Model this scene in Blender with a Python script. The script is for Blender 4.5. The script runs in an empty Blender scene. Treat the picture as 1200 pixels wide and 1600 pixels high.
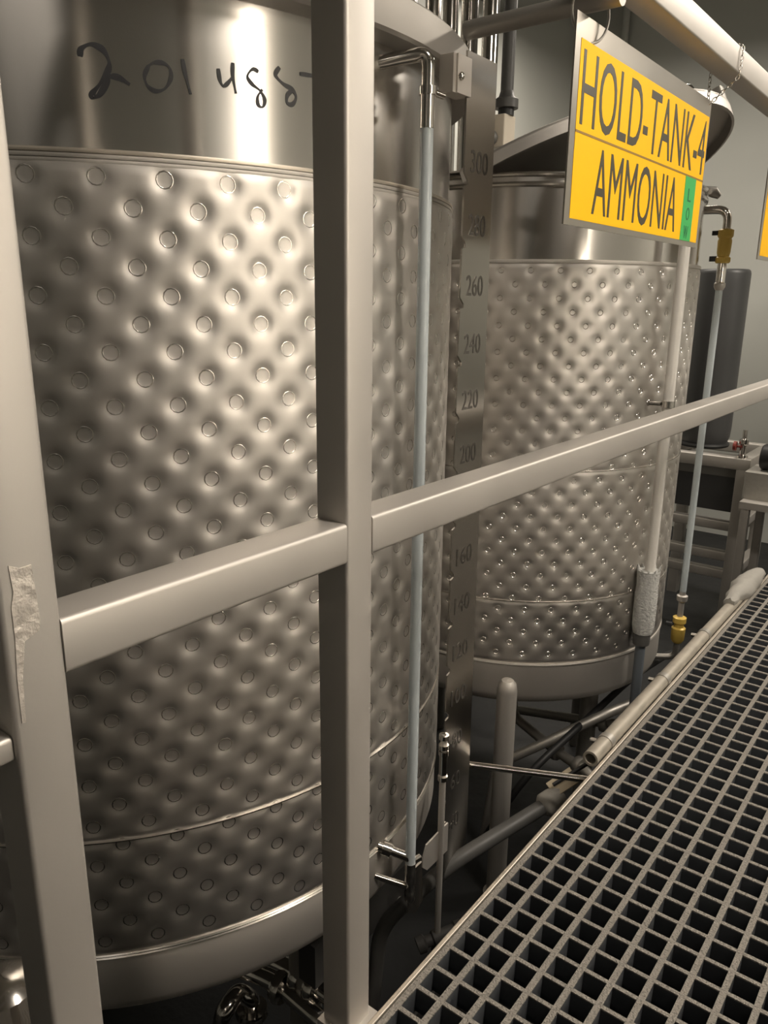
import bpy, math, random
import numpy as np
from mathutils import Matrix, Vector, Quaternion
random.seed(4)
S = bpy.context.scene
COL = S.collection
PI = math.pi

# ------------------------------------------------------------------ camera
F_PX = 1212.0
EYE = Vector((0, 0, 0.82))
def cam_axes(pitch=15.4, yaw=37.7, roll=0.6):
    p, y, r = (math.radians(v) for v in (pitch, yaw, roll))
    fh = Vector((-math.sin(y), math.cos(y), 0)); ri = Vector((math.cos(y), math.sin(y), 0)); up = Vector((0, 0, 1))
    f = fh*math.cos(p) - up*math.sin(p); u = up*math.cos(p) + fh*math.sin(p)
    return ri*math.cos(r) + u*math.sin(r), u*math.cos(r) - ri*math.sin(r), f
CR, CU, CF = cam_axes()
cd = bpy.data.cameras.new('camera'); cam = bpy.data.objects.new('camera', cd); COL.objects.link(cam)
cd.sensor_fit = 'VERTICAL'; cd.sensor_height = 24.0; cd.lens = F_PX/1600*24.0; cd.clip_start = 0.02
M = Matrix.Identity(4)
for i in range(3):
    M[i][0] = CR[i]; M[i][1] = CU[i]; M[i][2] = -CF[i]; M[i][3] = EYE[i]
cam.matrix_world = M
S.camera = cam
# ------------------------------------------------------------------ world, exposure
W = bpy.data.worlds.new('world'); S.world = W; W.use_nodes = True
bg = W.node_tree.nodes['Background']; bg.inputs[0].default_value = (1.0, 0.93, 0.85, 1); bg.inputs[1].default_value = 0.03
S.view_settings.view_transform = 'Standard'; S.view_settings.look = 'None'
S.view_settings.exposure = -0.12; S.view_settings.gamma = 1.0; S.view_settings.use_curve_mapping = False
LAMPS = [(0.9, 0.85, 52), (0.9, -1.9, 8), (0.9, 3.6, 92), (-1.75, 4.0, 34)]      # x, y, watts of the ceiling lamps; last is added to brighten back wall
LAMP_Z = 2.35
LAMP_COL = (1.0, 0.905, 0.79)
TUBE_W = 14.5                                    # upright tube lamp across the walkway, seen as the white streaks on both shells

# ------------------------------------------------------------------ helpers
def ray(px, py): return CR*((px-600)/F_PX) - CU*((py-800)/F_PX) + CF
def at(px, py, X=None, Y=None, Z=None):          # a pixel's ray met with a known plane
    d = ray(px, py)
    t = (X-EYE.x)/d.x if X is not None else (Y-EYE.y)/d.y if Y is not None else (Z-EYE.z)/d.z
    return EYE + d*t
def on_cyl(px, py, c, r):
    d = ray(px, py); ox, oy = EYE.x-c[0], EYE.y-c[1]
    A = d.x*d.x+d.y*d.y; B = 2*(ox*d.x+oy*d.y); D = ox*ox+oy*oy-r*r
    return EYE + d*((-B-math.sqrt(max(0, B*B-4*A*D)))/(2*A))

class MB:
    def __init__(s): s.v = []; s.f = []
    def add(s, vs, fs):
        n = len(s.v); s.v += [tuple(v) for v in vs]; s.f += [tuple(n+i for i in f) for f in fs]; return s
    def box(s, x0, x1, y0, y1, z0, z1):
        return s.add([(x, y, z) for z in (z0, z1) for y in (y0, y1) for x in (x0, x1)],
                     [(0,2,3,1),(4,5,7,6),(0,1,5,4),(2,6,7,3),(0,4,6,2),(1,3,7,5)])
    def prism(s, poly, o, a, b, n, t):            # polygon in plane (o,a,b), extruded by n*t
        o, a, b, n = Vector(o), Vector(a), Vector(b), Vector(n); k = len(poly)
        p0 = [o+a*u+b*w for u, w in poly]; p1 = [p+n*t for p in p0]
        return s.add(p0+p1, [tuple(range(k))[::-1], tuple(range(k, 2*k))] + [(i, (i+1) % k, k+(i+1) % k, k+i) for i in range(k)])
    def sq(s, p0, p1, w, hgt, rad=0.004, up=(0,0,1), seg=3):   # square tube with rounded corners
        p0, p1 = Vector(p0), Vector(p1); d = (p1-p0); L = d.length; d.normalize()
        a = d.cross(Vector(up)); a.normalize(); b = a.cross(d)
        poly = []
        for (sx, sy, a0) in ((1,1,0),(-1,1,PI/2),(-1,-1,PI),(1,-1,1.5*PI)):
            for i in range(seg+1):
                t = a0+PI/2*i/seg
                poly.append((sx*(w/2-rad)+rad*math.cos(t), sy*(hgt/2-rad)+rad*math.sin(t)))
        return s.prism(poly, p0, a, b, d, L)
    def tube(s, path, r, seg=16, caps=True):
        P = [Vector(p) for p in path]; n = len(P); rs = r if isinstance(r, (list, tuple)) else [r]*n
        t0 = (P[1]-P[0]).normalized(); ref = Vector((0,0,1)) if abs(t0.z) < .9 else Vector((1,0,0))
        a = t0.cross(ref).normalized(); base = len(s.v); prev = t0
        for i in range(n):
            t = ((P[min(i+1, n-1)]-P[i]).normalized() + (P[i]-P[max(i-1, 0)]).normalized())
            t = t.normalized() if t.length > 1e-6 else prev
            q = prev.rotation_difference(t); a = (q @ a); a = (a-t*a.dot(t)).normalized(); prev = t
            b = t.cross(a)
            for k in range(seg):
                u = 2*PI*k/seg; s.v.append(tuple(P[i]+(a*math.cos(u)+b*math.sin(u))*rs[i]))
        for i in range(n-1):
            for k in range(seg):
                k2 = (k+1) % seg
                s.f.append((base+i*seg+k, base+i*seg+k2, base+(i+1)*seg+k2, base+(i+1)*seg+k))
        if caps:
            s.f.append(tuple(base+k for k in range(seg))[::-1]); s.f.append(tuple(base+(n-1)*seg+k for k in range(seg)))
        return s
    def lathe(s, c, prof, seg=64, th0=0, th1=2*PI):
        base = len(s.v); full = abs(th1-th0-2*PI) < 1e-6; cols = seg if full else seg+1; m = len(prof)
        for k in range(cols):
            t = th0+(th1-th0)*k/seg
            for r, z in prof: s.v.append((c[0]+r*math.cos(t), c[1]+r*math.sin(t), z))
        for k in range(seg):
            k2 = (k+1) % cols
            for j in range(m-1):
                s.f.append((base+k*m+j, base+k2*m+j, base+k2*m+j+1, base+k*m+j+1))
        return s
    def rings(s, c, axis, prof, seg=20):           # lathe about any axis; prof = (radius, distance along axis)
        c, ax = Vector(c), Vector(axis).normalized(); ref = Vector((0,0,1)) if abs(ax.z) < .9 else Vector((1,0,0))
        a = ax.cross(ref).normalized(); b = ax.cross(a); base = len(s.v); m = len(prof)
        for k in range(seg):
            t = 2*PI*k/seg
            for r, z in prof: s.v.append(tuple(c+ax*z+(a*math.cos(t)+b*math.sin(t))*max(r, 1e-5)))
        for k in range(seg):
            k2 = (k+1) % seg
            for j in range(m-1): s.f.append((base+k*m+j, base+k*m+j+1, base+k2*m+j+1, base+k2*m+j))
        return s
    def ball(s, c, r, seg=16):
        return s.rings(c, (0,0,1), [(r*math.sin(PI*i/10), -r*math.cos(PI*i/10)) for i in range(11)], seg)
    def torus(s, c, axis, R, r, seg=24, sub=8):
        c, ax = Vector(c), Vector(axis).normalized(); ref = Vector((0,0,1)) if abs(ax.z) < .9 else Vector((1,0,0))
        a = ax.cross(ref).normalized(); b = ax.cross(a); base = len(s.v)
        for k in range(seg):
            t = 2*PI*k/seg; d = a*math.cos(t)+b*math.sin(t)
            for j in range(sub):
                u = 2*PI*j/sub; s.v.append(tuple(c+d*(R+r*math.cos(u))+ax*(r*math.sin(u))))
        for k in range(seg):
            for j in range(sub):
                s.f.append((base+k*sub+j, base+((k+1)%seg)*sub+j, base+((k+1)%seg)*sub+(j+1)%sub, base+k*sub+(j+1)%sub))
        return s
    def mesh(s, name, smooth=40):
        me = bpy.data.meshes.new(name); me.from_pydata(s.v, [], s.f); me.update()
        bm_fix(me)
        if smooth:
            me.polygons.foreach_set('use_smooth', [True]*len(me.polygons)); me.set_sharp_from_angle(angle=math.radians(smooth))
        return me
import bmesh
def bm_fix(me):
    b = bmesh.new(); b.from_mesh(me); bmesh.ops.recalc_face_normals(b, faces=b.faces); b.to_mesh(me); b.free()

def root(name, label, cat, loc=(0,0,0), group=None):
    o = bpy.data.objects.new(name, None); o.empty_display_size = .05; COL.objects.link(o); o.location = loc
    tag(o, label, cat, group); return o
def tag(o, label=None, cat=None, group=None, kind=None):
    if label: o['label'] = label
    if cat: o['category'] = cat
    if group: o['group'] = group
    if kind: o['kind'] = kind
    return o
def obj(name, mb, mat, parent=None, smooth=40, label=None):
    me = mb if isinstance(mb, bpy.types.Mesh) else mb.mesh(name, smooth)
    if mat is not None and not me.materials: me.materials.append(mat)
    o = bpy.data.objects.new(name, me); COL.objects.link(o)
    if parent:
        o.parent = parent
        if parent.type == 'EMPTY': o.matrix_parent_inverse = Matrix.Translation(-Vector(parent.location))
    if label: o['label'] = label
    return o
def bend(pts, rad=.03, n=6):                        # round the corners of a polyline
    P = [Vector(p) for p in pts]; out = [P[0]]
    for i in range(1, len(P)-1):
        a = (P[i-1]-P[i]); b = (P[i+1]-P[i]); r = min(rad, a.length*.49, b.length*.49)
        p, q = P[i]+a.normalized()*r, P[i]+b.normalized()*r
        for k in range(n+1):
            t = k/n; out.append(p*(1-t)**2+P[i]*2*t*(1-t)+q*t*t)
    return out+[P[-1]]

# ------------------------------------------------------------------ materials
def mat(name, col, rough=.5, metal=0.0, aniso=0, noise=None, bump=None, spec=.5, trans=0, emis=None, streak=None, alpha=None):
    m = bpy.data.materials.new(name); m.use_nodes = True; N = m.node_tree.nodes; L = m.node_tree.links
    b = N['Principled BSDF']; b.inputs['Base Color'].default_value = (*col, 1); b.inputs['Roughness'].default_value = rough
    b.inputs['Metallic'].default_value = metal; b.inputs['Specular IOR Level'].default_value = spec
    if trans: b.inputs['Transmission Weight'].default_value = trans
    if alpha: b.inputs['Alpha'].default_value = alpha
    tc = N.new('ShaderNodeTexCoord')
    if aniso:
        b.inputs['Anisotropic'].default_value = aniso; b.inputs['Anisotropic Rotation'].default_value = .25
        tg = N.new('ShaderNodeTangent'); tg.direction_type = 'RADIAL'; tg.axis = 'Z'; L.new(tg.outputs[0], b.inputs['Tangent'])
    if noise:                                      # (scale, amount, stretch xyz): colour and roughness variation
        sc, amt, st = noise
        mp = N.new('ShaderNodeMapping'); mp.inputs['Scale'].default_value = st; L.new(tc.outputs['Object'], mp.inputs[0])
        nz = N.new('ShaderNodeTexNoise'); nz.inputs['Scale'].default_value = sc; nz.inputs['Detail'].default_value = 5; L.new(mp.outputs[0], nz.inputs['Vector'])
        mx = N.new('ShaderNodeMix'); mx.data_type = 'RGBA'; L.new(nz.outputs[0], mx.inputs[0])
        mx.inputs[6].default_value = (*[c*(1-amt) for c in col], 1); mx.inputs[7].default_value = (*[min(1, c*(1+amt)) for c in col], 1)
        L.new(mx.outputs[2], b.inputs['Base Color'])
        mr = N.new('ShaderNodeMapRange'); mr.inputs[1].default_value = .25; mr.inputs[2].default_value = .75
        mr.inputs[3].default_value = max(.03, rough*(1-amt)); mr.inputs[4].default_value = min(1, rough*(1+amt)); L.new(nz.outputs[0], mr.inputs[0]); L.new(mr.outputs[0], b.inputs['Roughness'])
    if bump:                                       # (scale, strength, distance)
        sc, stg, dist = bump
        nb = N.new('ShaderNodeTexNoise'); nb.inputs['Scale'].default_value = sc; nb.inputs['Detail'].default_value = 4; L.new(tc.outputs['Object'], nb.inputs['Vector'])
        bp = N.new('ShaderNodeBump'); bp.inputs['Strength'].default_value = stg; bp.inputs['Distance'].default_value = dist
        L.new(nb.outputs[0], bp.inputs['Height']); L.new(bp.outputs[0], b.inputs['Normal'])
    if emis:
        b.inputs['Emission Color'].default_value = (*emis[0], 1); b.inputs['Emission Strength'].default_value = emis[1]
    return m
STEEL = (.60, .575, .54)
M_shell = mat('brushed_shell_steel', STEEL, .24, 1, aniso=.85, noise=(3.0, .10, (6, 6, .12)))
M_jack = mat('satin_dimpled_steel', (.62, .59, .55), .50, 1, noise=(5, .08, (1, 1, 1)))
M_skirt = mat('satin_skirt_steel', (.58, .55, .505), .60, .85, noise=(4, .07, (1, 1, 1)))
M_weld = mat('weld_ring_steel', (.66, .63, .585), .24, 1)
M_rail = mat('rail_satin_steel', (.56, .53, .49), .52, .75, noise=(9, .07, (1, 1, 1)), bump=(260, .05, .001))
M_rim = mat('dull_rim_steel', (.36, .34, .31), .55, .7, noise=(8, .1, (1, 1, 1)))
M_chrome = mat('polished_steel', (.68, .65, .61), .14, 1)
M_pipe = mat('dull_pipe_steel', (.40, .38, .345), .48, .8, noise=(14, .1, (1, 1, 1)))
M_strip = mat('gauge_plate_steel', (.48, .455, .42), .22, 1, noise=(10, .06, (1, 1, 1)))
M_cut = mat('gauge_cut_edge', (.16, .15, .135), .35, .8)
M_tube = mat('sight_tube_plastic', (.62, .68, .70), .22, 0, trans=.35, noise=(6, .05, (1, 1, 1)))
M_ink = mat('black_marker_ink', (.022, .022, .024), .5)
M_sign = mat('sign_plate_steel', (.46, .425, .37), .34, .95, noise=(7, .08, (1, 1, 1)))
M_yel = mat('sign_yellow', (.93, .50, .002), .6, spec=.15)
M_letter = mat('sign_letter_brown_black', (.045, .036, .016), .45)
M_line = mat('sign_seam_brown', (.28, .15, .01), .5)
M_grn = mat('sign_green', (.03, .42, .09), .45)
M_grnink = mat('sign_green_ink', (.008, .12, .04), .5)
M_side_shade = mat('grating_side_shade', (.055, .06, .066), .6, 0, noise=(60, .25, (1, 1, 1)))  # unlit cell walls: shade put into the bar side colour
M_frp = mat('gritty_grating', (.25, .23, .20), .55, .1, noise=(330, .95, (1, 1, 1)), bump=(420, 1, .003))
M_scar = mat('ground_weld', (.68, .63, .57), .5, .7, noise=(120, .25, (1, 1, 1)), bump=(150, .8, .002))
M_trim = mat('edge_trim', (.60, .54, .46), .42, .75, noise=(30, .1, (1, 1, 1)))
M_brass = mat('yellow_brass', (.72, .50, .11), .42, .15)
M_white = mat('white_conduit', (.68, .655, .61), .40, .1)
M_wrap = mat('woven_wrap', (.46, .46, .44), .85, 0, noise=(150, .35, (1, 1, .4)), bump=(160, 1, .004))
M_bluepipe = mat('blue_grey_pipe', (.16, .18, .20), .5, .2)
M_black = mat('black_rubber', (.016, .016, .016), .5)
M_dark = mat('charcoal_plastic', (.045, .045, .045), .45)
M_beam = mat('dark_grey_beam', (.045, .043, .04), .6, .2, noise=(6, .2, (1, 1, 1)))
M_pvc = mat('grey_pvc', (.085, .083, .078), .5, 0, noise=(30, .15, (1, 1, 1)))
M_oldpipe = mat('weathered_conduit', (.38, .345, .29), .55, .4, noise=(40, .3, (1, 1, 1)))
M_tape = mat('grey_tape', (.30, .285, .255), .7, 0, noise=(60, .2, (1, 1, 1)))
M_paper = mat('tan_card', (.45, .38, .27), .7)
M_cream = mat('cream_plastic', (.72, .64, .52), .5)
M_red = mat('dull_red', (.22, .04, .03), .5)
M_wall = mat('wall_paint', (.47, .475, .44), .6, noise=(1.2, .06, (1, 1, 1)))
M_floor = mat('dark_floor', (.012, .0125, .013), .6, noise=(3, .4, (1, 1, 1)), bump=(30, .2, .01))
M_ceil = mat('ceiling_paint', (.34, .32, .28), .7)
M_duct = mat('duct_grey', (.16, .155, .14), .55, .3)
M_lamp = mat('lamp_diffuser', (.9, .85, .75), .5, emis=((1, .83, .63), 6))

# ------------------------------------------------------------------ setting
FZ = -0.75
def struct(name, mb, m):
    o = obj(name, mb, m, None, 30); o['kind'] = 'structure'; return o
struct('floor', MB().box(-2.75, 2.5, -4.0, 5.7, FZ-.1, FZ), M_floor)
struct('wall_left', MB().box(-2.72, -2.6, -4.0, 5.7, FZ, 3.0), M_wall)
struct('wall_back', MB().box(-2.6, 2.5, 5.55, 5.7, FZ, 3.0), M_wall)
struct('ceiling', MB().box(-2.75, 2.5, -4.0, 5.7, 3.0, 3.1), M_ceil)
struct('wall_right', MB().box(2.3, 2.4, -4.0, 5.55, FZ, 3.0), M_wall)
struct('wall_behind', MB().box(-2.6, 2.3, -4.1, -4.0, FZ, 3.0), M_wall)
o = obj('column', MB().sq((1.6, .12, FZ), (1.6, .12, 3.0), .13, .13, .008, up=(1,0,0)), M_beam); tag(o, 'dark steel column standing beyond the walkway', 'column')

# ------------------------------------------------------------------ walkway: frp grating, bar by bar
PITCH = .0381
GX0, GX1 = -.437, 0.0
ncol = 36; GX1 = GX0+PITCH*ncol
GY0 = .677-PITCH*40; nrow = 166
GY1 = GY0+PITCH*nrow
BD = .038
walk = root('walkway_grating', 'grey gritty square-mesh grating walkway beside the railing', 'grating', (0, 1.5, FZ))
def two_tone(me):                               # dark shade painted into the bar sides; gritty walking face stays lighter
    me.materials.append(M_side_shade); me.materials.append(M_frp)
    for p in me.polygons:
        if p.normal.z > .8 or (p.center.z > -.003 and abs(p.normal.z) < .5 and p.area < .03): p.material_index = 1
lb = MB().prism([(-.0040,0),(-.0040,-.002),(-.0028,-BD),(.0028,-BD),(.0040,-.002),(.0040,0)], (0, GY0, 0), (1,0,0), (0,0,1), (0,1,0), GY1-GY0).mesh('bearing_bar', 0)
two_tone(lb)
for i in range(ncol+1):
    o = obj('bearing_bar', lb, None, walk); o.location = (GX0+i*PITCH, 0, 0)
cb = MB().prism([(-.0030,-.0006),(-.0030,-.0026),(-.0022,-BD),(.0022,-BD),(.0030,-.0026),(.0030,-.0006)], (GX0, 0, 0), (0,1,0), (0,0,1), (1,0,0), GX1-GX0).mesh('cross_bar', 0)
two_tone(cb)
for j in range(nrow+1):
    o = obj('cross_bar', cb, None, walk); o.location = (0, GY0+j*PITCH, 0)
obj('edge_trim', MB().sq((-.4462, GY0, -.024), (-.4462, GY1, -.024), .0065, .050, .0015), M_trim, walk, label='smooth beige metal edge strip')
obj('stringer', MB().box(-.446, -.436, GY0, GY1, -.20, -.050), M_beam, walk)
obj('stringer', MB().box(GX1-.006, GX1+.006, GY0, GY1, -.20, -.0385), M_beam, walk)
for y in (GY0+.05, .6, 2.4, 4.2, GY1-.1):
    for x in (-.43, GX1-.03):
        obj('support_leg', MB().sq((x+.02, y, FZ), (x+.02, y, -.0385), .04, .04), M_beam, walk)

# ------------------------------------------------------------------ railing
RX0, RX1 = -.459, -.499                      # walkway face, tank face
RC = (RX0+RX1)/2
rail = root('steel_railing', 'welded square-tube steel railing along the grating edge', 'railing', (RC, .55, 0))
for yc, w in ((.2265, .039), (.5565, .039), (2.95, .039), (5.0, .039)):
    obj('post', MB().sq((RC, yc, -.19), (RC, yc, 1.222), w, .040, .0035, up=(1,0,0)), M_rail, rail)
for y in (.2265, .5565, 2.95, 5.0):
    obj('base_plate', MB().box(-.502, -.4495, y-.026, y+.026, -.012, -.004), M_rail, rail)
for y0, y1 in ((.246, .537), (.576, 2.9305), (2.9695, 4.9805)):
    obj('mid_rail', MB().sq((RC, y0, .593), (RC, y1, .593), .040, .040, .004), M_rail, rail)
obj('top_rail', MB().sq((-.4805, -1.2, 1.2435), (-.4805, 5.05, 1.2435), .043, .043, .0030), M_rail, rail)
obj('post', MB().sq((RC, -1.18, -.19), (RC, -1.18, 1.222), .039, .040, .0035, up=(1,0,0)), M_rail, rail)
obj('gate_rail', MB().sq((RC, -1.1605, .533), (RC, .2065, .533), .030, .018, .003), M_rail, rail, label='lower side rail running off left of the near post')
# ground weld patch on the near post
def on_post(px, py): p = at(px, py, X=RX0); return (p.y, p.z)
patch = [on_post(*q) for q in ((12,884),(30,888),(48,882),(56,930),(62,968),(61,984),(38,1002),(35,1060),(40,1128),(34,1130),(26,1060),(23,1000),(17,950),(20,925))]
obj('weld_scar', MB().prism(patch, (RX0-.0002, 0, 0), (0,1,0), (0,0,1), (1,0,0), .0009), M_scar, rail, 0, label='pale ground weld patch')

# brace pipe from top rail to near tank rim
obj_b = obj('brace_pipe', MB().tube([(-.470, 1.11, 1.2085), (-.712, 1.112, 1.2085)], .0130, 20), M_pipe, None)
tag(obj_b, 'dull grey horizontal pipe joining the top rail to the near tank rim', 'pipe')

# ------------------------------------------------------------------ tanks
C1, R1 = (-1.291, .88), .60
C2, R2 = (-1.103, 2.096), .46
def jacket(name, c, r, z0, z1, ncols, th0, zrow, dz, bulge, sig, na, nz, parent, m, seams=(), flat=.0085):
    th = np.arange(na)/na*2*PI; zz = np.linspace(z0, z1, nz)
    T, Z = np.meshgrid(th, zz)
    dth = 2*PI/ncols; s = np.zeros_like(T)
    kk = np.round((zrow-Z)/dz)
    for dk in (-2, -1, 0, 1, 2):
        k = kk+dk; zc = zrow-k*dz
        ok = (zc > z0+.012) & (zc < z1-.008)
        off = th0+np.where(np.mod(k, 2) == 1, dth/2, 0)
        for dj in (-1, 0, 1):
            j = np.round((T-off)/dth)+dj
            dd = np.maximum(0, np.sqrt(((T-(off+j*dth))*r)**2+(Z-zc)**2)-flat)
            s = np.maximum(s, np.where(ok, 1/(1+(dd/sig)**1.6), 0))
    fade = np.clip((Z-z0)/.014, 0, 1)*np.clip((z1-Z)/.014, 0, 1); fade = fade*fade*(3-2*fade)
    hgt = bulge*(1-s)/.85*fade
    for zs in seams:                                  # shallow pinch along a horizontal seam
        hgt = np.minimum(hgt, bulge*(1-.75*np.exp(-((Z-zs)/.006)**2)))
    Rr = r+hgt-.003
    co = np.stack([c[0]+Rr*np.cos(T), c[1]+Rr*np.sin(T), Z], -1).reshape(-1, 3)
    i = np.arange(nz-1)[:, None]*na; j = np.arange(na)[None, :]; j2 = (j+1) % na
    fa = np.stack([i+j, i+j2, i+na+j2, i+na+j], -1).reshape(-1, 4)
    me = bpy.data.meshes.new(name); me.vertices.add(len(co)); me.vertices.foreach_set('co', co.ravel())
    nf = len(fa); me.loops.add(nf*4); me.loops.foreach_set('vertex_index', fa.ravel().astype(np.int32))
    me.polygons.add(nf); me.polygons.foreach_set('loop_start', np.arange(0, nf*4, 4, dtype=np.int32))
    me.update(calc_edges=True); me.polygons.foreach_set('use_smooth', np.ones(nf, dtype=bool)); me.validate()
    return obj(name, me, m, parent)
def weld_points(c, r, z0, z1, ncols, th0, zrow, dz):
    out = []; dth = 2*PI/ncols; k = 0
    while zrow-k*dz > z0+.012:
        z = zrow-k*dz
        for j in range(ncols): out.append((th0+j*dth+(dth/2 if k % 2 else 0), z))
        k += 1
    return out
def ring_mesh(R, w, hgt, seg=12):
    mb = MB(); vs = []; fs = []
    for k in range(seg):
        t = 2*PI*k/seg
        for rr, x in ((R-w, 0), (R, hgt), (R+w, 0)): vs.append((x, rr*math.cos(t), rr*math.sin(t)))
    for k in range(seg):
        for j in range(2):
            a, b = k*3+j, ((k+1) % seg)*3+j; fs.append((a, a+1, b+1, b))
    return vs, fs

# ---- near tank
t1 = root('stainless_tank', 'large near stainless tank with handwritten number and dimpled jacket', 'tank', (C1[0], C1[1], FZ))
shell1 = obj('shell', MB().lathe(C1, [(.592,-.10),(.592,1.15)], 160), M_shell, t1)
obj('rim', MB().lathe(C1, [(.590,1.138),(.622,1.140),(.626,1.144),(.626,1.186),(.622,1.190),(.58,1.191)], 160), M_rim, t1)
obj('lid', MB().lathe(C1, [(.0001,1.255),(.2,1.25),(.4,1.23),(.53,1.205),(.60,1.1905)], 96), M_skirt, t1)
obj('bottom', MB().lathe(C1, [(.594,-.086),(.597,-.09),(.597,-.172),(.588,-.192),(.565,-.207),(.50,-.222),(.3,-.24),(.0001,-.25)], 160), M_skirt, t1)
J1 = dict(c=C1, r=R1, z0=-.086, z1=.962, ncols=52, th0=-.4517/.6, zrow=.9452, dz=.03147)
jk1 = jacket('dimple_jacket', bulge=.0031, sig=.0062, na=1040, nz=290, parent=t1, m=M_jack, seams=(.1025,), **J1)
for k, z in enumerate((.9705, .9655, .9605)):
    rr = .599-.0008*k
    obj('jacket_band', MB().lathe(C1, [(.592,z-.0026),(rr,z-.0024),(rr+.0008,z),(rr,z+.0022),(.592,z+.0026)], 160), M_trim if k == 0 else M_skirt, t1)
for z in (-.086, -.0905):
    obj('jacket_band', MB().lathe(C1, [(.594,z-.002),(.599,z-.0018),(.6005,z),(.599,z+.0018),(.594,z+.002)], 160), M_weld, t1)
obj('seam_weld', MB().lathe(C1, [(.596,.1005),(.6005,.1015),(.6008,.1025),(.6005,.1035),(.596,.1045)], 160), M_weld, t1)
vs, fs = ring_mesh(.0094, .0013, .0010)
wr_me = MB().add(vs, fs).mesh('weld_ring', 80); wr_me.materials.append(M_weld)
rest = MB()
for th, z in weld_points(**J1):
    tt = (math.degrees(th)+180) % 360-180
    rr = R1-.0032
    if -49 < tt < 12:
        o = obj('weld_ring', wr_me, None, jk1); o.location = (C1[0]+rr*math.cos(th), C1[1]+rr*math.sin(th), z); o.rotation_euler = (0, 0, th)
    else:
        ct, st = math.cos(th), math.sin(th)
        rest.add([(C1[0]+(rr+x)*ct-y*st, C1[1]+(rr+x)*st+y*ct, z+q) for x, y, q in vs], fs)
o = obj('weld_rings_behind', rest, M_weld, jk1, 80); o['kind'] = 'stuff'
for a in (-75, -5, 105, 195):
    x, y = C1[0]+.47*math.cos(math.radians(a)), C1[1]+.47*math.sin(math.radians(a))
    obj('leg', MB().tube([(x, y, FZ), (x, y, -.2)], .03, 16), M_pipe, t1)
# base beam under the tank with a bolt
obb = obj('base_beam', MB().box(-.80, -.76, .80, 1.08, -.36, -.27), M_beam, t1)
bb = at(622, 1455, X=-.76); obj('beam_bolt', MB().rings((-.762, bb.y, -.345), (1,0,0), [(0,0),(.011,0),(.011,.008),(.007,.012),(0,.012)], 8), M_skirt, obb)
obj('base_beam', MB().box(-1.80, -1.76, .35, 1.5, -.36, -.27), M_pipe, t1)
# handwriting
def catmull(P, n=8):
    P = [Vector((*p, 0)) for p in P]; out = []
    for i in range(len(P)-1):
        a, b, c, d = P[max(i-1, 0)], P[i], P[i+1], P[min(i+2, len(P)-1)]
        for k in range(n):
            t = k/n; out.append(.5*((2*b)+(c-a)*t+(2*a-5*b+4*c-d)*t*t+(3*b-a-3*c+d)*t**3))
    return out+[P[-1]]
strokes = [([(125,88),(127,76),(142,69),(160,77),(170,95),(169,110),(157,130),(145,145),(144,152),(155,148),(168,128),(172,120),(185,121),(203,132)], 6.2),
    ([(232,103),(226,118),(230,133),(243,142),(258,138),(267,122),(265,106),(254,98),(240,98),(231,104)], 4.6),
    ([(285,92),(290,117),(298,147)], 4.6),
    ([(341,107),(344,125),(349,134),(356,130),(364,119)], 4.4), ([(364,98),(364,118),(369,146)], 4.4),
    ([(404,112),(395,108),(387,119),(394,131),(407,142),(414,156),(411,167),(404,164),(403,151),(410,140)], 4.2),
    ([(437,105),(431,117),(442,130),(457,140),(463,152),(457,163),(449,160),(450,148),(459,139)], 5.0),
    ([(469,115),(487,118),(506,121),(498,145),(490,170)], 4.4)]
ink_glyphs = []
for pts, w in strokes:
    sm = catmull(pts)
    c3 = [on_cyl(p.x, p.y, C1, .5928) for p in sm]; n = len(c3); vs = []
    for i in range(n):
        p = c3[i]; t = (c3[min(i+1, n-1)]-c3[max(i-1, 0)]).normalized(); nr = Vector((p.x-C1[0], p.y-C1[1], 0)).normalized()
        b = nr.cross(t).normalized()*(w*.00048*(.82+.3*math.sin(i*.35)))
        vs += [p-b, p+b, p-b-nr*.0011, p+b-nr*.0011]
    fs = []
    for i in range(n-1):
        a, b = i*4, (i+1)*4
        fs += [(a, a+1, b+1, b), (a+1, a+3, b+3, b+1), (a+2, a, b, b+2)]
    ink_glyphs.append((vs, fs))
for name, idx in (('2',(0,)),('0',(1,)),('1',(2,)),('4',(3,4)),('8',(5,)),('8',(6,)),('7',(7,))):
    mk = MB()
    for k in idx: mk.add(*ink_glyphs[k])
    obj('marker_digit', mk, M_ink, shell1, 30, label='black handwritten digit '+name)

# ---- level gauge of the near tank: sight tube, elbows, graduated plate
SX = -.645
TX, TY = -.6496, .925
g1 = root('level_gauge', 'sight-tube level gauge with notched number plate on the near tank', 'gauge', (TX, TY, -.22))
obj('sight_tube', MB().tube([(TX, TY, -.118), (TX, TY, 1.056)], .0088, 20), M_tube, g1, label='cloudy blue-grey plastic sight tube')
obj('top_elbow', MB().tube(bend([(-.705, .888, 1.116), (-.676, .907, 1.123), (TX, TY, 1.128), (TX, TY, 1.085)], .024), .0088, 18), M_chrome, g1)
obj('tube_sleeve', MB().tube([(TX, TY, 1.085), (TX, TY, 1.038)], .0094, 20), M_chrome, g1)
cl = obj('hose_clamp', MB().rings((TX, TY, 1.078), (0,0,1), [(.009,0),(.0118,0),(.0118,.010),(.009,.010)], 24), M_chrome, g1)
obj('clamp_screw', MB().tube([(TX+.004, TY+.010, 1.082), (TX+.004, TY+.030, 1.082)], .0045, 12), M_chrome, cl)
obj('bottom_port', MB().tube([(-.697, .893, -.086), (TX, TY, -.108)], [.0085]*2, 16), M_chrome, g1)
obj('port_collar', MB().rings((-.690, .897, -.089), (.8, .55, -.38), [(.0085,0),(.0125,0),(.0125,.016),(.0085,.016)], 20), M_chrome, g1)
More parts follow.
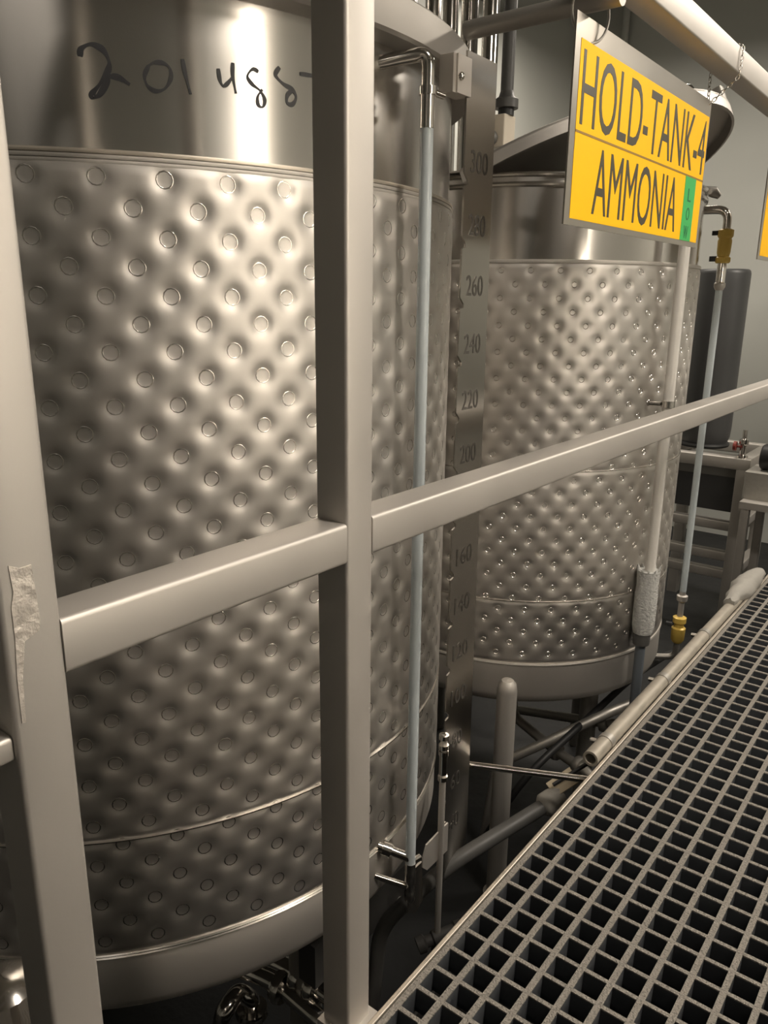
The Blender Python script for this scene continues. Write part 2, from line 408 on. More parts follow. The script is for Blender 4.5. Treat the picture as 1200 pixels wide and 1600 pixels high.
obj('drain_port', MB().tube([(-.697, .885, -.142), (TX, TY, -.168)], .0058, 14), M_chrome, g1)
obj('bottom_fitting', MB().rings((TX, TY, -.195), (0,0,1), [(0,0),(.008,0),(.0095,.004),(.0095,.018),(.0085,.02),(.0085,.035),(.0098,.037),(.0098,.060),(.0092,.062),(.0092,.078),(0,.078)], 20), M_chrome, g1)
obj('valve_tee', MB().tube([(TX, TY+.002, -.118), (TX+.004, TY+.022, -.119)], .0062, 14), M_chrome, g1)
# graduated plate with notches
notch = [.983-.0861*k for k in range(14)]
YL, YR = 1.0165, 1.092
poly = [(YL, -.225), (YR+.012, -.225), (YR, 1.150), (YL-.004, 1.150)]
edge = []
for z in notch: edge += [(YL-.002, z+.012), (YL+.0085, z+.002), (YL+.0085, z-.003), (YL-.001, z-.006)]
poly += edge
plate = obj('gauge_plate', MB().prism(poly, (SX-.003, 0, 0), (0,1,0), (0,0,1), (1,0,0), .003), M_strip, g1, 20)
def text_mesh(txt, hgt, wid=None, ext=.0004, space=1.0):
    cu = bpy.data.curves.new('t', 'FONT'); cu.body = txt; cu.size = 1; cu.extrude = 0; cu.space_character = space; cu.align_x = 'LEFT'; cu.resolution_u = 4
    ob = bpy.data.objects.new('t', cu); COL.objects.link(ob); bpy.context.view_layer.update()
    me = bpy.data.meshes.new_from_object(ob.evaluated_get(bpy.context.evaluated_depsgraph_get()))
    bpy.data.objects.remove(ob); bpy.data.curves.remove(cu)
    V = [v.co.copy() for v in me.vertices]; Fc = [tuple(p.vertices) for p in me.polygons]; bpy.data.meshes.remove(me)
    x0, x1 = min(v.x for v in V), max(v.x for v in V); y0, y1 = min(v.y for v in V), max(v.y for v in V)
    sy = hgt/(y1-y0); sx = wid/(x1-x0) if wid else sy
    return [((v.x-x0)*sx, (v.y-y0)*sy) for v in V], Fc
def yz_text(txt, X, y, z, hgt, wid, m, parent, name, proud=.0006, label=None):
    V, Fc = text_mesh(txt, hgt, wid)
    e = {}
    for f in Fc:
        for a, b in zip(f, f[1:]+f[:1]): e[(a, b)] = e.get((a, b), 0)+1
    bd = [k for k in e if (k[1], k[0]) not in e]; n = len(V)
    vs = [(X+proud, y+u, z+w) for u, w in V]+[(X-.0003, y+u, z+w) for u, w in V]
    fs = list(Fc)+[(a, a+n, b+n, b) for a, b in bd]
    return obj(name, MB().add(vs, fs), m, parent, 0, label)
for k, z in enumerate(notch):
    n = str(300-20*k); w = .017*len(n)
    o = yz_text(n, SX, YL+.014+(.051-w)/2, z+.014, .030, w*.92, M_cut, plate, 'number_cutout', .0005, label='number '+n)
obj('top_bracket', MB().box(-.668, -.6455, .978, 1.020, 1.092, 1.140).box(-.6455, -.6425, .985, 1.020, 1.092, 1.140), M_skirt, g1)
obj('bracket_bolt', MB().ball((-.6425, .992, 1.113), .006, 10), M_chrome, g1)
obj('bottom_bracket', MB().prism([(.952,-.122),(.962,-.101),(1.012,-.096),(1.030,-.096),(1.030,-.155),(.965,-.155),(.952,-.142)], (SX+.001, 0, 0), (0,1,0), (0,0,1), (1,0,0), .003), M_skirt, g1)
obj('bottom_bracket', MB().prism([(.935,-.150),(.972,-.150),(.978,-.235),(.955,-.25),(.935,-.235)], (SX-.016, 0, 0), (0,1,0), (0,0,1), (1,0,0), .004), M_strip, g1)
obj('riser_rod', MB().tube([(-.640, 1.004, FZ), (-.640, 1.004, .095)], .0058, 12), M_skirt, g1)
mb = MB()
for z in (.093, .074, .062, .012):
    mb.rings((-.640, 1.004, z), (0,0,1), [(.004,-.004),(.0088,-.004),(.0088,.004),(.004,.004)], 14)
mb.tube([(-.640, 1.004, .02), (-.640, 1.004, .066)], .0072, 12)
obj('rod_union', mb, M_chrome, g1)

# ---- far tank
t2 = root('stainless_tank', 'far stainless tank with raised half lid behind the yellow sign', 'tank', (C2[0], C2[1], FZ))
obj('shell', MB().lathe(C2, [(.452,-.15),(.452,1.095)], 128), M_shell, t2)
for z in (1.073, 1.094):
    obj('rim', MB().torus((*C2, z), (0,0,1), .455, .0055, 128, 8), M_chrome, t2)
obj('bottom', MB().lathe(C2, [(.452,-.112),(.459,-.116),(.459,-.20),(.452,-.222),(.43,-.236),(.35,-.25),(.2,-.262),(.0001,-.265)], 128), M_skirt, t2)
J2 = dict(c=C2, r=R2, z0=-.112, z1=.905, ncols=42, th0=-.4265/.46, zrow=.8859, dz=.0312)
jk2 = jacket('dimple_jacket', bulge=.0032, sig=.0062, flat=.0060, na=728, nz=250, parent=t2, m=M_jack, seams=(.41, .066), **J2)
obj('jacket_band', MB().lathe(C2, [(.452,.901),(.4595,.902),(.4605,.906),(.4595,.910),(.452,.911)], 128), M_skirt, t2)
obj('jacket_band', MB().lathe(C2, [(.455,-.118),(.4605,-.117),(.462,-.113),(.4605,-.109),(.455,-.108)], 128), M_skirt, t2)
for z in (.41, .066):
    obj('seam_weld', MB().lathe(C2, [(.456,z-.002),(.4605,z-.001),(.4608,z),(.4605,z+.001),(.456,z+.002)], 128), M_weld, t2)
vs2, fs2 = ring_mesh(.0068, .0014, .0012, 8); rest = MB()
for th, z in weld_points(**J2):
    ct, st = math.cos(th), math.sin(th); rr = R2-.0032
    rest.add([(C2[0]+(rr+x)*ct-y*st, C2[1]+(rr+x)*st+y*ct, z+q) for x, y, q in vs2], fs2)
o = obj('weld_rings', rest, M_weld, jk2, 80); o['kind'] = 'stuff'
for a in (-120, -20, 70, 160):
    x, y = C2[0]+.36*math.cos(math.radians(a)), C2[1]+.36*math.sin(math.radians(a))
    obj('leg', MB().tube([(x, y, FZ), (x, y, -.23)], .025, 16), M_pipe, t2)
# half lid hinged on the diameter
HX = -1.05
def half_lid(tilt, sgn):
    ct, st = math.cos(tilt), math.sin(tilt); a = Vector((sgn*ct, 0, st)); b = Vector((0, 1, 0)); n = Vector((-sgn*st, 0, ct))
    r = .472; arc = [(r*math.cos(t), r*math.sin(t)) for t in [(-.5+i/40)*PI for i in range(41)]]
    o = Vector((HX, C2[1]+.006, 1.102))
    mb = MB().prism(arc, o, a, b, n, .004)
    lip = MB()
    outer = [o+a*u+b*w+n*.005 for u, w in arc]; inner = [o+a*u*.987+b*w*.987+n*.005 for u, w in arc]
    vs = [p for q in zip(outer, inner) for p in (q[0], q[1], q[0]-n*.030, q[1]-n*.030)]
    fs = []
    for i in range(40):
        k, l = i*4, (i+1)*4; fs += [(k,l,l+2,k+2),(k+1,k+3,l+3,l+1),(k,k+1,l+1,l),(k+2,l+2,l+3,k+3)]
    lip.add(vs, fs)
    return mb, lip, o, a, b, n
mb, lip, lo, la, lbv, ln = half_lid(math.radians(23), 1)
hl = obj('half_lid', mb, M_skirt, t2, 30, label='half lid raised open')
obj('lid_lip', lip, M_rail, hl, 50)
kp = lo+la*.40+lbv*(-.02)+ln*.004
obj('lid_knob', MB().tube([kp, kp+ln*.035], .010, 12).ball(kp+ln*.045, .021, 16), M_chrome, hl)
obj('lid_catch', MB().sq(lo+la*.455+lbv*.05+ln*.004, lo+la*.455+lbv*.05+ln*.045, .03, .02, .003, up=(1,0,0)), M_pipe, hl)
mb, lip, *_ = half_lid(0.0, -1)
hl2 = obj('half_lid', mb, M_skirt, t2, 30); 
obj('hinge_bar', MB().tube([(HX, C2[1]-.45, 1.106), (HX, C2[1]+.45, 1.106)], .008, 12), M_chrome, t2)
p = on_cyl(1093, 300, C2, .47)
obj('clamp_lever', MB().tube([Vector((C2[0]+.45, C2[1]+.10, 1.092)), at(1098, 296, Y=2.30), at(1115, 300, Y=2.32), at(1124, 307, Y=2.33)], [.006, .009, .015, .008], 12), M_pipe, t2)

# white conduit along the far tank
wx, wy = -.628, 1.966
cdt = root('conduit', 'pale vertical conduit with a woven wrap beside the far tank', 'conduit', (wx, wy, FZ))
obj('pipe', MB().tube([(wx, wy, .10), (wx, wy, 1.04)], .0135, 18), M_white, cdt)
obj('lower_pipe', MB().tube([(wx-.004, wy, FZ), (wx-.004, wy, .0)], .0135, 16), M_bluepipe, cdt)
mb = MB(); rnd = random.Random(5); P = []
rs = []
for i in range(9):
    P.append((wx-.003, wy, -.045+.178*i/8)); rs.append(.0275+.0025*rnd.random()-(.004 if i in (0,) else 0))
obj('woven_wrap', MB().tube(P, rs, 14), M_wrap, cdt, 60, label='grey woven wrap sleeve')
mb = MB()
for k in range(10):
    t = 2*PI*k/10; q = Vector((wx-.003+.024*math.cos(t), wy+.024*math.sin(t), .128))
    mb.tube([q, q+Vector((.006*math.cos(t), .006*math.sin(t), .012+.006*rnd.random()))], [.004, .0015], 6)
obj('frayed_edge', mb, M_wrap, cdt)
obj('sleeve_ring', MB().rings((wx-.004, wy, -.078), (0,0,1), [(.0135,0),(.022,0),(.0235,.02),(.0225,.036),(.0135,.036)], 18), M_pvc, cdt)
cp = obj('pipe_clamp', MB().rings((wx, wy, .565), (0,0,1), [(.013,0),(.017,0),(.017,.016),(.013,.016)], 18), M_chrome, cdt)
obj('clamp_bolt', MB().tube([(wx-.014, wy-.012, .573), (wx-.040, wy-.018, .573)], .005, 10), M_chrome, cp)

# gauge of the far tank with yellow fittings
gx, gy = -.657, 2.40
g2 = root('level_gauge', 'sight-tube level gauge with yellow fittings beside the far tank', 'gauge', (gx, gy, -.28))
obj('top_elbow', MB().tube(bend([(-.755, 2.385, 1.068), (gx, gy, 1.068), (gx, gy, 1.0)], .032), .0115, 16), M_chrome, g2)
mb = MB().rings((gx, gy, .925), (0,0,1), [(0,0),(.017,0),(.021,.004),(.021,.014),(.016,.018),(.0185,.028),(.0195,.060),(.017,.066),(.0215,.072),(.0215,.088),(.012,.092),(0,.092)], 12)
bf = obj('brass_union', mb, M_brass, g2, 30, label='yellow brass union')
obj('union_tab', MB().box(gx-.034, gx-.016, gy-.012, gy-.002, .930, .944), M_dark, bf)
obj('union_tab', MB().box(gx-.034, gx-.016, gy-.012, gy-.002, 1.000, 1.012), M_dark, bf)
obj('steel_nipple', MB().tube([(gx, gy, .868), (gx, gy, .926)], .0125, 14), M_chrome, g2)
obj('tube_clamp', MB().rings((gx, gy, .862), (0,0,1), [(.009,-.012),(.012,-.008),(.0155,-.001),(.0155,.008),(.012,.012),(.009,.012)], 14), M_rail, g2)
obj('sight_tube', MB().tube([(gx, gy, -.065), (gx, gy, .855)], .0100, 14), M_tube, g2)
obj('lower_nipple', MB().rings((gx, gy, -.150), (0,0,1), [(.009,0),(.009,.050),(.016,.056),(.017,.072),(.010,.075),(.010,.088)], 14), M_rail, g2)
bv = obj('brass_valve', MB().rings((gx, gy, -.238), (0,0,1), [(0,0),(.014,0),(.021,.012),(.022,.050),(.016,.054),(.016,.064),(.021,.070),(.021,.086),(.012,.09),(0,.09)], 12), M_brass, g2, 30, label='yellow brass valve')
obj('valve_handle', MB().sq((gx-.018, gy-.012, -.176), (gx-.036, gy-.016, -.176), .012, .012, .002), M_dark, bv)
obj('valve_outlet', MB().tube(bend([(gx, gy, -.236), (gx, gy, -.29), (gx-.12, gy-.06, -.30)], .03), .010, 12), M_pipe, g2)

# ------------------------------------------------------------------ signs
SGX = -.500
sg = root('tank_sign', 'yellow HOLD-TANK-4 AMMONIA sign hanging under the top rail', 'sign', (SGX, 1.34, .915))
def sp(px, py): p = at(px, py, X=SGX); return (p.y, p.z)
y0, y1 = 1.043, 1.634; z0, z1 = .921, 1.180
obj('plate', MB().box(SGX-.003, SGX-.0005, y0, y1, z0, z1), M_sign, sg)
yy0, yy1 = 1.060, 1.629; za, zm0, zm1, zb = .930, 1.0395, 1.0425, 1.152
obj('upper_panel', MB().box(SGX-.0005, SGX, yy0, yy1, zm1-.002, zb), M_yel, sg)
obj('lower_panel', MB().box(SGX-.0005, SGX, yy0, yy1, za, zm0+.001), M_yel, sg)
obj('seam', MB().box(SGX-.0005, SGX+.0004, yy0, yy1, zm0, zm1), M_line, sg)
yz_text('HOLD-TANK-4', SGX, yy0+.010, zm1+.007, .093, .550, M_letter, sg, 'lettering', .0004, 'HOLD-TANK-4')
yz_text('AMMONIA', SGX, yy0+.070, za+.010, .090, .365, M_letter, sg, 'lettering', .0004, 'AMMONIA')
gp = obj('green_tab', MB().box(SGX-.0003, SGX+.0005, 1.530, 1.590, za, zm0), M_grn, sg)
for k, ch in enumerate('LOW'):
    yz_text(ch, SGX+.0005, 1.551-(.004 if ch == 'W' else 0), .998-.032*k, .022, .018 if ch != 'W' else .024, M_grnink, gp, 'letter', .0004)
# wire loop at left, chain at right
wl = obj('wire_loop', MB().torus((SGX-.003, 1.088, 1.1885), (.95, -.30, 0), .036, .0020, 32, 6), M_pipe, None)
tag(wl, 'dark wire loop holding the yellow sign to the brace pipe', 'wire')
ch = root('hanging_chain', 'small bright chain looped over the top rail at the sign corner', 'chain', (-.48, 1.62, 1.175))
path = bend([(SGX-.002, 1.622, 1.172), (-.4555, 1.628, 1.214), (-.4545, 1.632, 1.262), (-.462, 1.634, 1.2695), (-.500, 1.634, 1.2695), (-.5065, 1.632, 1.262), (-.5065, 1.628, 1.214), (SGX-.004, 1.624, 1.172)], .008, 4)
acc = [0]
for i in range(1, len(path)): acc.append(acc[-1]+(path[i]-path[i-1]).length)
lk = MB(); base = [(.0042*math.cos(t)+(0), .0024*math.sin(t)) for t in [2*PI*i/10 for i in range(10)]]
pp = [Vector((.0050*math.cos(2*PI*i/12), .0027*math.sin(2*PI*i/12), 0)) for i in range(13)]
lk.tube(pp, .0009, 5, False); lk_me = lk.mesh('link', 80); lk_me.materials.append(M_chrome)
nl = int(acc[-1]/.0078)
for i in range(nl):
    s = acc[-1]*(i+.5)/nl; j = max(k for k in range(len(acc)) if acc[k] <= s); j = min(j, len(path)-2)
    t = (s-acc[j])/max(1e-6, acc[j+1]-acc[j]); p = path[j].lerp(path[j+1], t); d = (path[j+1]-path[j]).normalized()
    q = Vector((1,0,0)).rotation_difference(d) @ Quaternion((1,0,0), PI/2*(i % 2)+.4)
    o = obj('link', lk_me, None, ch); o.rotation_mode = 'QUATERNION'; o.rotation_quaternion = q; o.location = p
# next sign along the railing
s2 = root('tank_sign', 'next yellow sign farther along the railing at the frame edge', 'sign', (SGX, 2.45, .915))
p = at(1194, 350, X=SGX)
obj('plate', MB().box(SGX-.003, SGX-.0005, 2.12, 2.711, .921, 1.18), M_sign, s2)
obj('upper_panel', MB().box(SGX-.0005, SGX, 2.137, 2.70, 1.0405, 1.152), M_yel, s2)
obj('lower_panel', MB().box(SGX-.0005, SGX, 2.137, 2.70, .930, 1.0395), M_yel, s2)
for y in (2.15, 2.69):
    obj('hanger', MB().tube([(SGX-.002, y, 1.17), (SGX-.002, y, 1.2215)], .002, 8), M_chrome, s2)

# ------------------------------------------------------------------ things along and below the walkway edge
ep = root('edge_pipe', 'weathered open-ended conduit lying along the grating edge', 'pipe', (-.467, 1.7, 0))
def ring_pipe(p0, p1, ro, ri, seg=18):
    p0, p1 = Vector(p0), Vector(p1); L = (p1-p0).length
    return MB().rings(p0, p1-p0, [(ri, L), (ri, 0), (ro, 0), (ro, L), (ri, L)], seg)
obj('pipe', ring_pipe((-.4665, 1.235, .003), (-.4665, 2.45, .003), .0150, .0105), M_oldpipe, ep)
for y in (1.30, 1.62, 1.93):
    cq = obj('pipe_clip', MB().rings((-.4665, y, .003), (0,1,0), [(.0145,0),(.0165,0),(.0165,.018),(.0145,.018)], 18), M_pipe, ep)
    obj('clip_bolt', MB().tube([(-.482, y+.009, -.002), (-.497, y+.009, -.004)], .005, 10).box(-.486, -.449, y+.002, y+.016, -.022, -.012), M_chrome, cq)
def lumpy(c, ax, L, r, seed, mname):
    rnd = random.Random(seed); P = []; rs = []
    for i in range(13):
        t = i/12; P.append(Vector(c)+Vector(ax)*L*(t-.5)+Vector((rnd.uniform(-.003,.003), 0, rnd.uniform(-.003,.003))))
        rs.append(r*(.55+.45*math.sin(PI*min(1, max(0, t*1.1-.05))))*rnd.uniform(.85, 1.15))
    m = MB().tube(P, rs, 14)
    m.v = [tuple(Vector(v)+Vector((rnd.uniform(-1,1), rnd.uniform(-1,1), rnd.uniform(-1,1)))*r*.10) for v in m.v]
    return m
o = obj('crumpled_wrap', lumpy((-.468, 2.34, .016), (0,1,0), .34, .030, 3, ''), M_tape, None, 70)
tag(o, 'pale crumpled wrap bundled on the far end of the edge conduit', 'wrap')
# horizontal rod from the gauge plate to the walkway
o = obj('tie_rod', MB().tube([at(728, 1194, Z=-.05), at(903, 1215.5, Z=-.05)+Vector((.043, .020, 0))], .0066, 14), M_chrome, None)
tag(o, 'thin bright horizontal rod running from the gauge plate to the walkway', 'rod')
# capped standpipe in front of the far tank
bx, by = -.832, 1.592
o = obj('standpipe', MB().rings((bx, by, FZ), (0,0,1), [(.034,0),(.034,.012),(.0255,.012),(.0255,.62),(.0225,.638),(.015,.648),(0,.650)], 24), M_skirt, None)
tag(o, 'capped vertical steel standpipe in front of the far tank', 'pipe')
# taped drain pipe
dp = root('drain_pipe', 'grey plastic pipe with a taped end under the grating edge', 'pipe', (-.62, 1.2, FZ))
a, b = at(868, 1248, Z=-.14), at(700, 1352, Z=-.20); d = (b-a).normalized()
obj('pipe', MB().tube(bend([a, b, b+d*.10+Vector((-.05,0,-.10)), b+d*.12+Vector((-.07,0,-.545))], .05), .0145, 16), M_pvc, dp)
obj('taped_collar', MB().rings(a+d*-.012, d, [(.0145,0),(.022,0),(.024,.02),(.0235,.040),(.0185,.046),(.0145,.048)], 18), M_tape, dp, label='grey taped collar')
mb = MB()
q = a-d*.015
mb.add([q+Vector(v) for v in ((-.03,-.01,.02),(.0,-.028,.012),(.028,.018,.034),(-.002,.034,.046),(-.03,-.01,.018),(.0,-.028,.010),(.028,.018,.032),(-.002,.034,.044))], [(0,1,2,3),(7,6,5,4),(0,4,5,1),(1,5,6,2),(2,6,7,3),(3,7,4,0)])
obj('torn_flap', mb, M_paper, dp, 0, label='torn tan flap')
obj('black_cable', MB().tube(bend([q+Vector((-.01,-.02,.03)), q+Vector((.03,.05,.06)), q+Vector((.06,.12,.075))], .03), .004, 8), M_black, dp)
# low beam on the floor
o = obj('floor_beam', MB().sq((-.66, -.6, FZ+.22), (-.66, 4.4, FZ+.22), .10, .12, .006), M_beam, None)
for y in (-.4, 1.2, 2.8, 4.2):
    obj('foot', MB().box(-.70, -.62, y-.03, y+.03, FZ, FZ+.165), M_beam, o)
tag(o, 'dark grey beam running low beside the walkway', 'beam')
# pipework under the near tank
def pipework(name, label, paths, r, m, flanges=(), group=None):
    P0 = paths[0][0]; rt = root(name, label, 'pipework', (P0[0], P0[1], FZ), group)
    for pth in paths: obj('pipe', MB().tube(bend(pth, .05), r, 14), m, rt)
    for c, ax in flanges:
        obj('clamp', MB().rings(c, ax, [(r*.9,-.012),(r*1.7,-.010),(r*1.9,0),(r*1.7,.010),(r*.9,.012)], 18), m, rt)
    return rt
def q4(px, py, z=-.40): return tuple(at(px, py, Z=z))
pipework('drain_pipework', 'shiny bent drain pipes under the near tank', [
    [(-1.10, .80, -.24), (-1.10, .74, -.36), q4(455, 1512, -.40), q4(560, 1590, -.40), q4(575, 1600, -.74)],
    [(-1.16, .72, -.24), (-1.14, .68, -.38), q4(425, 1528, -.42), q4(520, 1610, -.42), q4(530, 1640, -.74)],
    [q4(400, 1660, -.74), q4(392, 1560, -.46), q4(372, 1548, -.44), q4(350, 1580, -.44), q4(330, 1700, -.74)]], .017, M_chrome,
    [(q4(470, 1524, -.40), (1, .05, 0)), (q4(492, 1541, -.40), (1, .05, 0)), (q4(440, 1541, -.42), (1, .05, 0)), (q4(394, 1580, -.50), (0, 0, 1))])
pipework('valve_pipework', 'dark pipework and valves under the far tank', [
    [(-1.0, 1.98, -.26), (-1.0, 1.95, -.42), (-.80, 1.85, -.42), (-.66, 1.80, -.42), (-.64, 1.80, -.74)],
    [(-1.1, 2.1, -.26), (-1.1, 2.1, -.50), (-.72, 1.98, -.36), (-.58, 2.02, -.34), (-.56, 2.05, -.74)],
    [(-.95, 1.72, -.74), (-.93, 1.74, -.46), (-.82, 1.80, -.38), (-.70, 1.92, -.30), (-.62, 2.15, -.30), (-.62, 2.2, -.74)]], .014, M_pipe,
    [((-.80, 1.85, -.42), (1, -.3, 0)), ((-.72, 1.825, -.42), (1, -.3, 0)), ((-.72, 1.98, -.36), (1, .2, .2)), ((-.66, 1.99, -.352), (1, .3, 0))])
o = obj('cable_hose', MB().tube(bend([(-.95, 1.70, -.72), (-.80, 1.66, -.40), (-.74, 1.86, -.32), (-.72, 2.2, -.30), (-.70, 2.6, -.34), (-.70, 2.7, -.74)], .12, 10), .010, 10), M_black, None)
tag(o, 'black hose curving beneath the far tank', 'hose')
# coil of fittings near the grating corner
pb = at(652, 1478, Z=-.34)
o = obj('hose_coupling', MB().rings(pb, (.55, .75, .25), [(.006,0),(.016,0),(.017,.014),(.011,.018),(.011,.03),(.015,.033),(.015,.045),(.011,.05),(.011,.075),(.014,.078),(.014,.09),(.006,.09)], 14), M_beam, None)
tag(o, 'small threaded hose coupling lying low by the gauge', 'coupling')
o2 = obj('coupling_stand', MB().tube([pb+Vector((.02,.03,-.004)), Vector((pb.x+.02, pb.y+.03, FZ))], .008, 10), M_beam, None)
o2.parent = o
# capped steel pipe bottom left
p = at(2, 1522, X=-.60)
o = obj('capped_pipe', MB().rings((p.x, p.y, FZ), (0,0,1), [(.032,0),(.032,p.z-FZ-.03),(.029,p.z-FZ-.012),(.018,p.z-FZ-.003),(0,p.z-FZ)], 24), M_chrome, None)
tag(o, 'shiny round-capped pipe at the lower left behind the near post', 'pipe')

# ------------------------------------------------------------------ background pipes behind the near tank
bp = []
def vpipe(px, dist, r, m, label, group, z0=FZ, z1=3.0, name='riser_pipe'):
    d = ray(px, 60); d.z = 0; d.normalize(); p = Vector((d.x*dist, d.y*dist, 0))
    mb = MB().rings((p.x, p.y, z0), (0,0,1), [(0,0),(r*1.5,0),(r*1.5,.012),(r,.012),(r,z1-z0),(0,z1-z0)], 20)
    o = obj(name, mb, m, None); tag(o, label, 'pipe', group); return p
for px, dist, r, lab in ((636, 3.3, .036, 'leftmost polished riser pipe behind the near tank rim'), (676, 3.35, .031, 'second polished riser pipe from left behind the near tank rim'),
                         (703, 3.0, .027, 'third polished riser pipe from left behind the near tank rim'), (733, 3.3, .033, 'fourth polished riser pipe, beside the gauge plate top'),
                         (766, 2.95, .028, 'rightmost polished riser pipe behind the brace pipe')):
    vpipe(px, dist, r, M_chrome, lab, 'polished riser pipes behind the tanks')
pd = ray(796, 60); pd.z = 0; pd.normalize(); P = pd*3.25
vr = root('valve_riser', 'grey riser pipe with flange and cream actuator behind the gauge plate', 'pipe', (P.x, P.y, .8))
zf = at(796, 160, Y=P.y).z
obj('pipe', MB().tube([(P.x, P.y, zf), (P.x, P.y, 3.0)], .024, 18), M_pvc, vr)
obj('flange', MB().rings((P.x, P.y, zf-.02), (0,0,1), [(0,0),(.045,0),(.045,.03),(.03,.04),(.024,.06)], 20), M_pvc, vr)
obj('collar', MB().rings((P.x, P.y, zf-.045), (0,0,1), [(0,0),(.03,0),(.03,.025),(0,.025)], 16), M_black, vr)
obj('actuator', MB().sq((P.x-.015, P.y, zf-.155), (P.x-.015, P.y, zf-.045), .085, .07, .006, up=(1,0,0)), M_cream, vr)
obj('actuator_knob', MB().ball((P.x-.03, P.y-.055, zf-.125), .028, 14), M_duct, vr)
obj('pipe', MB().tube([(P.x, P.y, FZ), (P.x, P.y, zf-.155)], .024, 18), M_pvc, vr)
# tall cabinets / ducts in the background
o = obj('wall_conduit', MB().tube([(-2.3, 5.52, FZ), (-2.3, 5.52, 3.0)], .025, 12), M_wall, None); tag(o, 'painted vertical conduit on the back wall', 'conduit')
o = obj('ceiling_duct', MB().box(-2.6, 2.3, 4.2, 4.7, 2.42, 2.72), M_duct, None); tag(o, 'dark grey duct crossing under the ceiling', 'duct')
for x in (-2.0, 0.2, 2.0):
    obj('duct_hanger', MB().tube([(x, 4.45, 2.72), (x, 4.45, 3.0)], .008, 8), M_pipe, o)
o = obj('overhead_pipe', MB().tube([(-.80, 4.0, at(1175, 90, Y=4.0).z), (2.3, 4.0, at(1175, 90, Y=4.0).z)], .07, 18), M_bluepipe, None); tag(o, 'thick blue-grey pipe crossing overhead at the upper right', 'pipe')
# stand with dark vessel
SY = 3.8
st = root('steel_stand', 'stainless frame stand holding the dark vessel beyond the far tank', 'stand', (-1.0, SY+.2, FZ))
zt = at(1110, 720, Y=SY).z
xl, xr = -1.22, -.835
for x in (xl, xr):
    for y in (SY, SY+.45): obj('leg', MB().sq((x, y, FZ), (x, y, zt-.02), .055, .055, .005, up=(1,0,0)), M_rail, st)
for y in (SY, SY+.45): obj('top_bar', MB().sq((xl-.03, y, zt+.005), (xr+.03, y, zt+.005), .055, .055, .005), M_rail, st)
for x in (xl, xr): obj('top_bar', MB().sq((x, SY+.027, zt+.005), (x, SY+.423, zt+.005), .055, .055, .005), M_rail, st)
for py in (815, 862, 890):
    z = at(1100, py, Y=SY).z; obj('cross_bar', MB().sq((xl+.0275, SY, z), (xr-.0275, SY, z), .045, .045, .005), M_rail, st)
for py in (815, 890):
    z = at(1100, py, Y=SY).z; obj('cross_bar', MB().sq((xr, SY+.0275, z), (xr, SY+.4225, z), .045, .045, .005), M_rail, st)
obj('diagonal_brace', MB().sq((xl+.02, SY+.45, zt-.05), (xr-.03, SY+.45, zt-.40), .03, .03, .003), M_rail, st)
vz = at(1130, 421, Y=SY+.22).z; zb = zt+.0325
dv = root('dark_vessel', 'charcoal plastic vessel standing on the stainless stand', 'vessel', (-1.03, SY+.22, zb))
vc = (-1.090, SY+.222)
obj('body', MB().lathe(vc, [(.0001,zb),(.08,zb),(.105,zb+.012),(.119,zb+.05),(.122,zb+.10),(.122,vz-.02),(.118,vz-.006),(.11,vz),(.0001,vz)], 40), M_dark, dv)
obj('base_ring', MB().torus((*vc, zb+.012), (0,0,1), .11, .012, 40, 8), M_black, dv)
zq0, zq1 = at(1100, 798, Y=SY).z, zt-.075
bn = root('dark_bin', 'dark open bin hung inside the stainless stand below the vessel', 'bin', (-1.03, SY+.22, zq0))
obj('body', MB().box(-1.185, -.87, SY+.05, SY+.40, zq0, zq1), M_dark, bn)
obj('rim', MB().box(-1.19, -.865, SY+.045, SY+.405, zq1, zq1+.0475), M_duct, bn)
# small valve and gauge on the stand corner
sv = root('corner_valve', 'small steel valve with red handle on the stand corner', 'valve', (xr-.02, SY, zt+.033))
obj('body', MB().rings((xr-.015, SY, zt+.0325), (0,0,1), [(0,0),(.025,0),(.025,.01),(.014,.016),(.014,.06),(.02,.065),(.02,.085),(.01,.09),(.01,.13),(0,.13)], 14), M_chrome, sv)
obj('handle', MB().rings((xr-.055, SY-.01, zt+.085), (1,0,0), [(0,0),(.022,0),(.022,.012),(.006,.014),(.006,.04)], 14), M_red, sv)
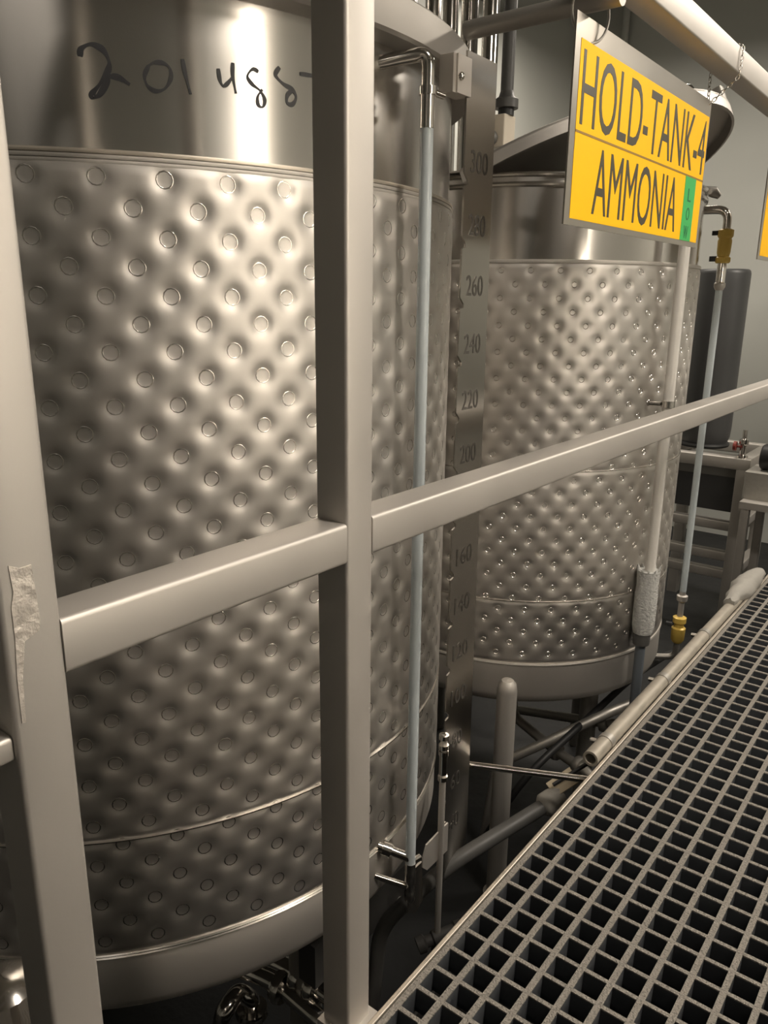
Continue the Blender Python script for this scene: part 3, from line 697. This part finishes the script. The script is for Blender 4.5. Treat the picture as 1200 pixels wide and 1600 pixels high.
# equipment at the right edge
eq = root('pump_cart', 'pale box and black motor on a small frame at the right edge', 'equipment', (-.63, 3.72, FZ))
for x in (-.755, -.53):
    for y in (3.57, 3.88): obj('leg', MB().sq((x, y, FZ), (x, y, -.05), .035, .035, .004, up=(1,0,0)), M_rail, eq)
obj('tray', MB().box(-.78, -.505, 3.545, 3.905, -.05, -.02), M_rail, eq)
obj('box', MB().sq((-.64, 3.725, -.0195), (-.64, 3.725, .10), .22, .30, .012, up=(1,0,0)), M_tape, eq)
obj('motor', MB().rings((-.75, 3.72, .158), (1,0,0), [(0,0),(.05,0),(.058,.01),(.058,.20),(.05,.22),(0,.22)], 20), M_black, eq)

# ------------------------------------------------------------------ ceiling lamps
for (x, y, w) in LAMPS:
    pos = 'added to brighten the back wall' if x < 0 else 'above the near tank' if y == .85 else 'behind the camera' if y < 0 else 'toward the back wall'
    L = root('ceiling_lamp', 'rectangular ceiling lamp '+pos, 'lamp', (x, y, LAMP_Z), 'ceiling lamps over the walkway')
    obj('housing', MB().sq((x-.62, y, LAMP_Z+.06), (x+.62, y, LAMP_Z+.06), .24, .08, .01), M_white, L)
    for dx in (-.45, .45): obj('hanger', MB().tube([(x+dx, y, LAMP_Z+.10), (x+dx, y, 3.0)], .008, 8), M_pipe, L)
    ld = bpy.data.lights.new('lamp_light', 'AREA'); ld.shape = 'RECTANGLE'; ld.size = 1.2; ld.size_y = .20; ld.energy = w; ld.color = LAMP_COL
    lo_ = bpy.data.objects.new('lamp_light', ld); COL.objects.link(lo_); lo_.parent = L; lo_.location = (0, 0, .012)
# upright tube lamp on a post at the far side of the walkway
lp = root('tube_lamp_post', 'upright tube lamp on a post across the walkway', 'lamp', (1.05, .86, FZ))
obj('post', MB().sq((1.05, .86, FZ), (1.05, .86, 1.80), .05, .05, .004, up=(1,0,0)), M_rail, lp)
obj('housing', MB().sq((1.012, .86, .52), (1.012, .86, 1.78), .16, .024, .004, up=(1,0,0)), M_white, lp)
ld = bpy.data.lights.new('tube_light', 'AREA'); ld.shape = 'RECTANGLE'; ld.size = .13; ld.size_y = 1.22; ld.energy = TUBE_W; ld.color = LAMP_COL
lo_ = bpy.data.objects.new('tube_light', ld); COL.objects.link(lo_); lo_.parent = lp; lo_.location = (.996-1.05, 0, 1.15-FZ); lo_.rotation_euler = (PI/2, 0, PI/2+PI)
